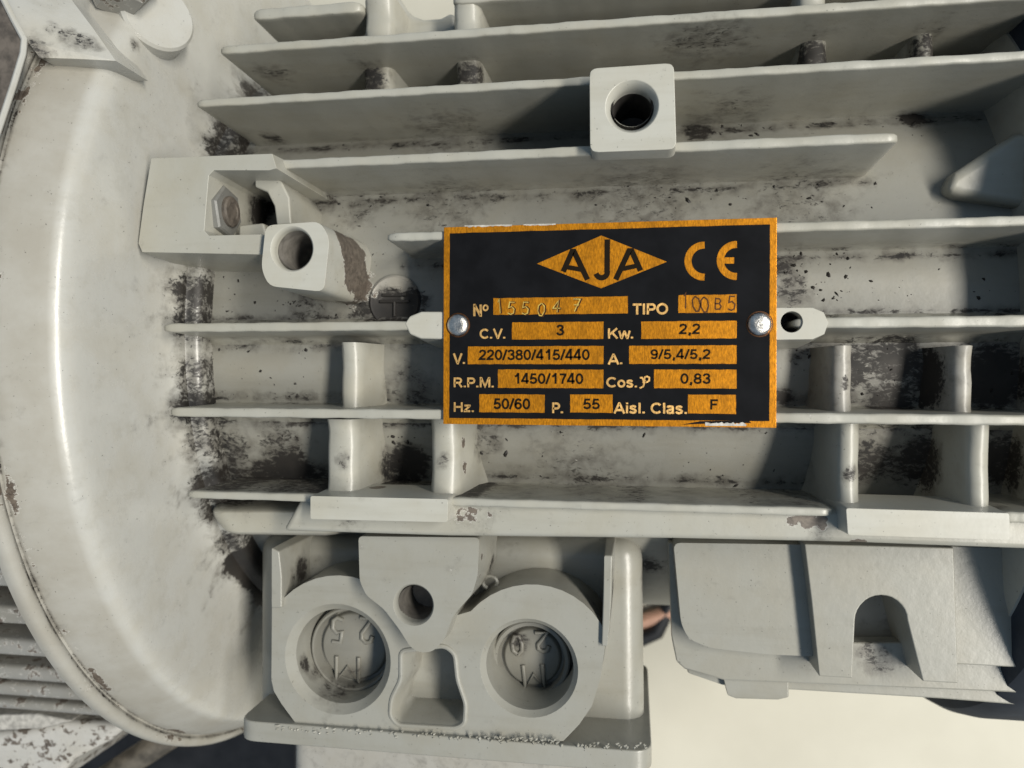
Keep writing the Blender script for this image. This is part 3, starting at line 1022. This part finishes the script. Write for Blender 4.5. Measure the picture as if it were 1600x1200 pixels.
# ------------------------------------------------------------------ terminal box on the side
tb = bar('terminal_box', [(398, 838), (1000, 842), (1004, 880), (1007, 1170), (398, 1150)], -4.75, -12, M_BOX, bevel=.75, seg=7)
ZB = -2.6
outl = [(424, 1062), (425, 945)] + [(438, 945)] + arc_px(527, 1015, 116, 215, 300, 9) + [(620, 962), (712, 962)] + arc_px(830, 1040, 127, 222, 328, 12) + [(945, 985), (944, 1020), (938, 1060), (925, 1103), (905, 1132), (880, 1158), (490, 1158), (462, 1130), (440, 1100), (428, 1080)]
pocket = round_loop(ccw(loop([(628, 1018), (695, 1010), (710, 1022), (714, 1062), (727, 1100), (725, 1130), (712, 1137), (622, 1132), (611, 1118), (613, 1092), (628, 1062)], ZB)), .18)
face = prism('cable_entry_block', tb, loop(outl, ZB), ZB, -6.5, M_BOX, bevel=.13, draft=.10,
             holes=[(circ(527, 1030, 91, ZB, 56), [(ZB - .32, .27), (-4.5, .36)]), (circ(826, 1044, 78, ZB, 52), [(ZB - .22, .17), (-4.8, .24)]), (pocket, [(ZB - .12, .09), (-4.4, .22)])])
for (px, py, zb, ro, ri, zt) in ((550, 1013, -4.5, 1.56, 1.38, -3.95), (830, 1030, -4.8, 1.40, 1.17, -4.30)):
    c = un(px, py, zt)
    pl = lathe_z('blanking_plug', face, c.x, c.y, [(ro, zb - .3), (ro, zt + .04), (ro - .06, zt + .1), (ri + .05, zt + .1), (ri + .02, zt - .1), (ri - .02, zt - .42), (ri - .10, zt - .42), (ri - .16, zt - .24), (ri - .22, zt - .2), (0, zt - .2)], M_PLUG, 56)
    zl = zt - .2
    if px < 700:
        chs = [('2', 573, 985, 26, 40, 0), ('5', 528, 984, 26, 40, 0), ('M', 543, 1045, 42, 40, 0)]
    else:
        chs = [('2', 848, 1003, 25, 30, 6), ('0', 808, 1008, 23, 30, 6), ('M', 834, 1056, 34, 36, 6)]
    stamp(chs, 'raised_lettering', face, M_PLUG, zl + .03, .085, rot=180, flat=.9)
# screw lug
lug = [(560, 838), (749, 840), (746, 900), (738, 928), (708, 962), (694, 1000), (676, 1018), (656, 1020), (641, 1011), (625, 985), (600, 952), (572, 930), (562, 908)]
lg = bar('screw_lug', lug, -1.7, -4.6, M_BOX, bevel=.09, draft=.10, rnd=.16, holes=[(circ(646, 945, 34, -1.7, 36), [(-1.76, .05), (-1.9, .08), (-3.9, .10)])])
lg.parent = tb
c = un(647, 945, -1.8)
lathe_z('screw_hole', lg, c.x, c.y, [(.60, -2.0), (.585, -2.2), (.57, -3.6), (0, -3.7)], simple('screw_bore', (.14, .13, .115), .45, .2, .3, 200))
# thin walls either side of the entry
bar('side_wall', [(424, 856), (436, 862), (440, 900), (440, 950), (424, 950)], -2.4, -5.5, M_BOX, bevel=.05, draft=.05).parent = tb
bar('side_wall', [(944, 868), (957, 868), (955, 940), (949, 1010), (940, 1010), (942, 940)], -2.4, -5.5, M_BOX, bevel=.05, draft=.05).parent = tb
k = on_case(778, 893, 1.2)
cable_ring = joined('cast_burr', tb, [tube_data([(k.x + .26 * math.cos(a), k.y + .22 * math.sin(a), -3.75) for a in [math.radians(q) for q in range(-40, 250, 24)]], .07, 8)], M_BOX)


def box3(name, parent, x0, x1, y0, y1, z0, z1, mat, bevel=.1, rnd=0.0):
    """box with corners rounded seen from the -Y side: outline in XZ, thickness in Y"""
    l = round_loop(ccw([(x0, z0), (x1, z0), (x1, z1), (x0, z1)]), rnd, 6) if rnd else [(x0, z0), (x1, z0), (x1, z1), (x0, z1)]
    n = len(l)
    V = [(x, y0, z) for x, z in l] + [(x, y1, z) for x, z in l]
    Fc = [tuple(range(n)), tuple(range(n, 2 * n))[::-1]] + [(i, (i + 1) % n, n + (i + 1) % n, n + i) for i in range(n)]
    return mk(name, V, Fc, mat, parent, bevel)


ZR = -2.42
a = un(371, 1138, ZR); b = un(1019, 1160, ZR); b2 = un(700, 1184, ZR)
ry1 = un(700, 1151, ZR).y
rim = box3('box_rim', tb, a.x, b.x, b2.y, ry1, -10.5, ZR, M_BOX, .06, .7)
box3('box_lid', tb, un(452, 1190, -2.7).x, b.x - .3, b2.y - 5, b2.y - .02, -10, -2.75, M_GRIMY, .1, .7)
pr = offset(ccw(pocket), .03)
joined('pocket_rim', face, [tube_data([(x, y, ZB + .0) for x, y in pr] + [(pr[0][0], pr[0][1], ZB), (pr[1][0], pr[1][1], ZB)], .085, 8, False, .8)], M_BOX)
# casting burr along the rim
B_ = []
for i in range(150):
    px = random.uniform(425, 880) if i < 120 else random.uniform(900, 1012)
    py = 1137 + (px - 425) * .050 + random.uniform(-4, 5)
    if px > 900: py = 1164 + random.uniform(-3, 5)
    c = un(px, py, ZR + .02)
    r = random.uniform(.025, .06)
    an = random.uniform(0, 3.1)
    B_.append(tube_data([(c.x, c.y - r, ZR - .02), (c.x + r * math.cos(an) * .6, c.y, ZR + .03), (c.x + r * 1.1, c.y + r * .25, ZR - .02)], [r * .6, r * .75, r * .5], 6))
burr = joined('moulding_burr', rim, B_, M_BOX, sharp=60)
burr['kind'] = 'stuff'

# ------------------------------------------------------------------ foot casting at lower right
ft = bar('foot_bracket', [(1052, 848), (1262, 851), (1279, 1026), (1200, 1023), (1110, 1013), (1076, 999), (1064, 975)], -4.0, -8, M_BOX, bevel=.10, draft=.08, rnd=.25)
bar('bracket_panel', [(1486, 852), (1720, 862), (1720, 1050), (1490, 1038)], -4.0, -8, M_BOX, bevel=.06, parent=ft)
bar('bracket_lip', [(1044, 846), (1064, 850), (1068, 975), (1080, 998), (1330, 1004), (1445, 1003), (1720, 1012), (1720, 1092), (1575, 1082), (1130, 1063), (1070, 1046), (1057, 1034), (1050, 1000)], -4.75, -5.4, M_BOX, bevel=.07, parent=ft)
bar('bracket_flange', [(1060, 1000), (1720, 1000), (1720, 1112), (1470, 1092), (1234, 1078), (1130, 1071), (1075, 1052)], -5.5, -9, M_BOX, bevel=.06, parent=ft)
bar('bracket_tab', [(1128, 1050), (1233, 1055), (1233, 1090), (1215, 1094), (1150, 1092), (1137, 1087)], -5.2, -7.5, M_BOX, bevel=.06, parent=ft)
clv = [(1257, 850), (1490, 856), (1492, 900), (1497, 1068), (1442, 1065)] + arc_px(1377, 971, 41, -1, -179, 14) + [(1332, 1060), (1280, 1057), (1268, 940)]
bar('slotted_lug', clv, -3.35, -6.0, M_BOX, bevel=.045, draft=.05, parent=ft)
bar('slot_back', [(1300, 880), (1470, 880), (1470, 1030), (1310, 1026)], -5.7, -6.5, M_GRIMY, bevel=.2, parent=ft)

# ------------------------------------------------------------------ flange lugs at top left


def slab(name, pts, depth, mat, bevel=.08):
    """raised casting face through points given as (px, py, height), a given depth thick"""
    top = [un(*q) for q in pts]
    n = len(top)
    V = [tuple(v) for v in top] + [(v.x, v.y, v.z - depth) for v in top]
    tris = geometry.tessellate_polygon([[Vector((v.x, v.y, 0)) for v in top]])
    Fc = [tuple(q) for q in tris] + [tuple(n + i for i in q)[::-1] for q in tris] + [(i, (i + 1) % n, n + (i + 1) % n, n + i) for i in range(n)]
    return mk(name, V, Fc, mat, motor, 0, sharp=28)


slab('flange_lug', [(-70, -70, 2.6), (100, -70, .9), (112, 0, 1.3), (146, 45, 1.5), (181, 95, 1.5), (120, 92, 2.1), (62, 90, 2.45), (44, 66, 2.7), (30, 40, 2.7), (4, -2, 2.7)], 1.6, M_FLANGE)
slab('recess_shade_sheet', [(-80, -30, 3.95), (0, -6, 3.95), (35, 60, 3.95), (33, 82, 3.95), (-6, 205, 3.95), (-80, 235, 3.95)], .22, M_BARE)  # dark sheet over the lip, standing in for the shaded recess
joined('window_lip', motor, [tube_data([un(q[0], q[1], 3.98) for q in [(0, -12), (22, 32), (38, 62), (36, 84), (22, 130), (8, 172), (-4, 208), (-20, 240)]], .085, 8)], M_FLANGE)
nrm = Vector((.80, .12, .58)).normalized()
cb = un(248, 22, -.75)
q = nrm.to_track_quat('Z', 'Y')


def tilted(name, parent, c, prof, mat, n, rot0=0.0):
    V, Fc = [], []
    m = len(prof)
    for i in range(n):
        a = 2 * math.pi * i / n + rot0
        for r, z in prof:
            V.append(tuple(c + q @ Vector((r * math.cos(a), r * math.sin(a), z))))
    for i in range(n):
        j = (i + 1) % n
        for k in range(m - 1):
            Fc.append((i * m + k, i * m + k + 1, j * m + k + 1, j * m + k))
    return mk(name, V, Fc, mat, parent, sharp=32)


bs = tilted('bolt_boss', motor, cb, [(1.25, -3.2), (1.22, -.1), (1.14, 0), (0, 0)], M_FLANGE, 48)
tilted('bolt_head', bs, un(200, -42, .6), [(1.0, -1.2), (1.0, .1), (.92, .2), (0, .2)], M_FLAKE, 6, .3)

# ------------------------------------------------------------------ ribbed housing behind the flange, lower left
XH1 = -18.9
hs = revolve('ribbed_housing', motor, [(-40, .1), (-40, 11.2), (XH1, 11.2), (XH1 + .05, .1)], M_RECESS, n=120)
for py, z, hp in ((905, -2.9, 15), (963, -3.6, 15), (1013, -4.3, 14), (1053, -5.0, 12), (1079, -5.6, 11), (1103, -6.2, 8)):
    y = un(30, py, z).y
    hw = hp / F_PX * (DIST - z)
    zb = ZC + math.sqrt(max(4.0, 11.2 ** 2 - (y - YC) ** 2)) - .5 if abs(y - YC) < 12 else ZC
    l = [(hw + .02, zb), (hw + .03, z - .25), (hw - .02, z - .08), (hw - .12, z), (-hw + .12, z), (-hw + .02, z - .08), (-hw - .03, z - .25), (-hw - .02, zb)]
    V = [(-40, y + a_, b_) for a_, b_ in l] + [(-18.95, y + a_, b_) for a_, b_ in l]
    Fc = [(i, i + 1, 9 + i, 8 + i) for i in range(7)] + [tuple(range(8)), tuple(range(8, 16))[::-1]]
    mk('housing_rib', V, Fc, M_FLAKE, hs, sharp=50)
bar('housing_band', [(-60, 1118), (60, 1116), (112, 1127), (70, 1138), (0, 1142), (-60, 1142)], -6.4, -9, M_WHITECHIP, bevel=.1, parent=hs)
bar('housing_foot', [(-60, 1150), (40, 1140), (100, 1128), (200, 1134), (168, 1160), (110, 1190), (70, 1240), (-60, 1240)], -7.2, -14, M_PEEL, bevel=.35, seg=5, parent=hs)

# ------------------------------------------------------------------ other things in view
a, b = un(95, 1262, -10.5), un(300, 1128, -11.5)
rod = joined('steel_bar', None, [tube_data([a + (a - b) * .8, a, b, b + (b - a) * .1], .62, 28)], M_ROD, sharp=50)
rod['label'] = 'brown oily metal bar slanting under the round flange at bottom left'
rod['category'] = 'metal bar'
e = un(470, 1170, -16)
bs_ = box3('black_block', None, -34, e.x, -34, un(400, 1120, -17).y, FLOOR, -16, M_BLACK, .4)  # plain black block behind the gap below the flange
bs_['label'] = 'black block in the gap below the flange'
bs_['category'] = 'machine base'
c0, c1 = un(985, 985, -31.5), un(1050, 962, -31.5)
cp = joined('copper_pipe', None, [tube_data([(c0.x - 6, c0.y - 2, FLOOR + .8), (c0.x, c0.y, FLOOR + .8), (c1.x, c1.y, FLOOR + .8), (c1.x + 8, c1.y + 2.4, FLOOR + .8)], .5, 20)], M_COPPER)
cp['label'] = 'bare copper pipe lying on the cream floor seen through the gap beside the terminal box'
cp['category'] = 'pipe'
c0 = un(1012, 1000, -32.6)
cb_ = joined('black_cable', None, [tube_data([(c0.x - 7, c0.y - 2.4, FLOOR + .7), (c0.x - 1, c0.y - .2, FLOOR + .7), (c0.x + .6, c0.y + .6, FLOOR + .7), (c0.x + 1.6, c0.y + 2.8, FLOOR + .7), (c0.x + 1.2, c0.y + 6, FLOOR + .7)], .6, 16)], M_BLACK)
cb_['label'] = 'black cable lying on the floor against the copper pipe'
cb_['category'] = 'cable'


def splinter(name, pts, w, label, cat, lift=.12):
    P_ = [on_case(x, y, 0.55 + lift) for x, y in pts]
    o = joined(name, None, [tube_data(P_, w, 6)], M_DIRT, sharp=40)
    o['label'] = label; o['category'] = cat
    return o


splinter('metal_chip', [(263, 718), (280, 724), (298, 731)], [.05, .10, .11], 'short black wedge of metal lying on the dirty flange seam', 'metal chip', .5)
splinter('wood_splinter', [(267, 714), (276, 692), (290, 661)], .05, 'thin dark splinter leaning up to the fin above the black metal chip', 'splinter', .3)
splinter('grass_stem', [(297, 636), (300, 625), (305, 614)], [.04, .06, .03], 'tiny dark dry stem standing above the third fin from the bottom', 'stem', .0)

# loose crumbs of dirt on the casing between the fins
FL = []
ZONES = [((420, 205), (900, 240), 26), ((1062, 185), (1200, 212), 34), ((1200, 185), (1480, 215), 22), ((480, 285), (1380, 325), 120), ((1225, 395), (1330, 470), 60), ((1330, 420), (1580, 470), 14), ((520, 300), (600, 400), 40),
         ((420, 470), (560, 500), 30), ((290, 430), (400, 490), 26), ((280, 545), (480, 620), 46), ((300, 680), (500, 760), 90), ((580, 680), (660, 760), 30), ((740, 675), (1280, 760), 46), ((255, 545), (285, 640), 60), ((262, 660), (300, 760), 70),
         ((290, 100), (360, 240), 80), ((1230, 545), (1290, 640), 30), ((1340, 545), (1600, 640), 60)]
for (ax, ay), (bx, by), n in ZONES:
    for _ in range(int(n * .75)):
        c = on_case(random.uniform(ax, bx), ay + (by - ay) * random.betavariate(.45, .6), .015)
        s = random.choice([.02, .025, .03, .035, .05, .08]) * random.uniform(.8, 1.3)
        k = random.randint(5, 7)
        a0 = random.uniform(0, 6)
        el = random.uniform(1, 2.4)
        th = random.uniform(0, 3.14)
        R_ = []
        for i in range(k):
            a = a0 + 2 * math.pi * i / k
            r = s * random.uniform(.45, 1.1)
            u, v = r * el * math.cos(a), r * math.sin(a)
            R_.append((c.x + u * math.cos(th) - v * math.sin(th), c.y + u * math.sin(th) + v * math.cos(th)))
        V = [(x, y, zcase(y) - .02) for x, y in R_] + [(c.x, c.y, c.z + s * .6)]
        FL.append((V, [(i, (i + 1) % k, k) for i in range(k)]))
crumbs = joined('dirt_crumbs', None, FL, M_DIRT, smooth=False)
crumbs['kind'] = 'stuff'
crumbs['label'] = 'black crumbs of grease and dirt scattered on the casing between the fins'

finish_paint()
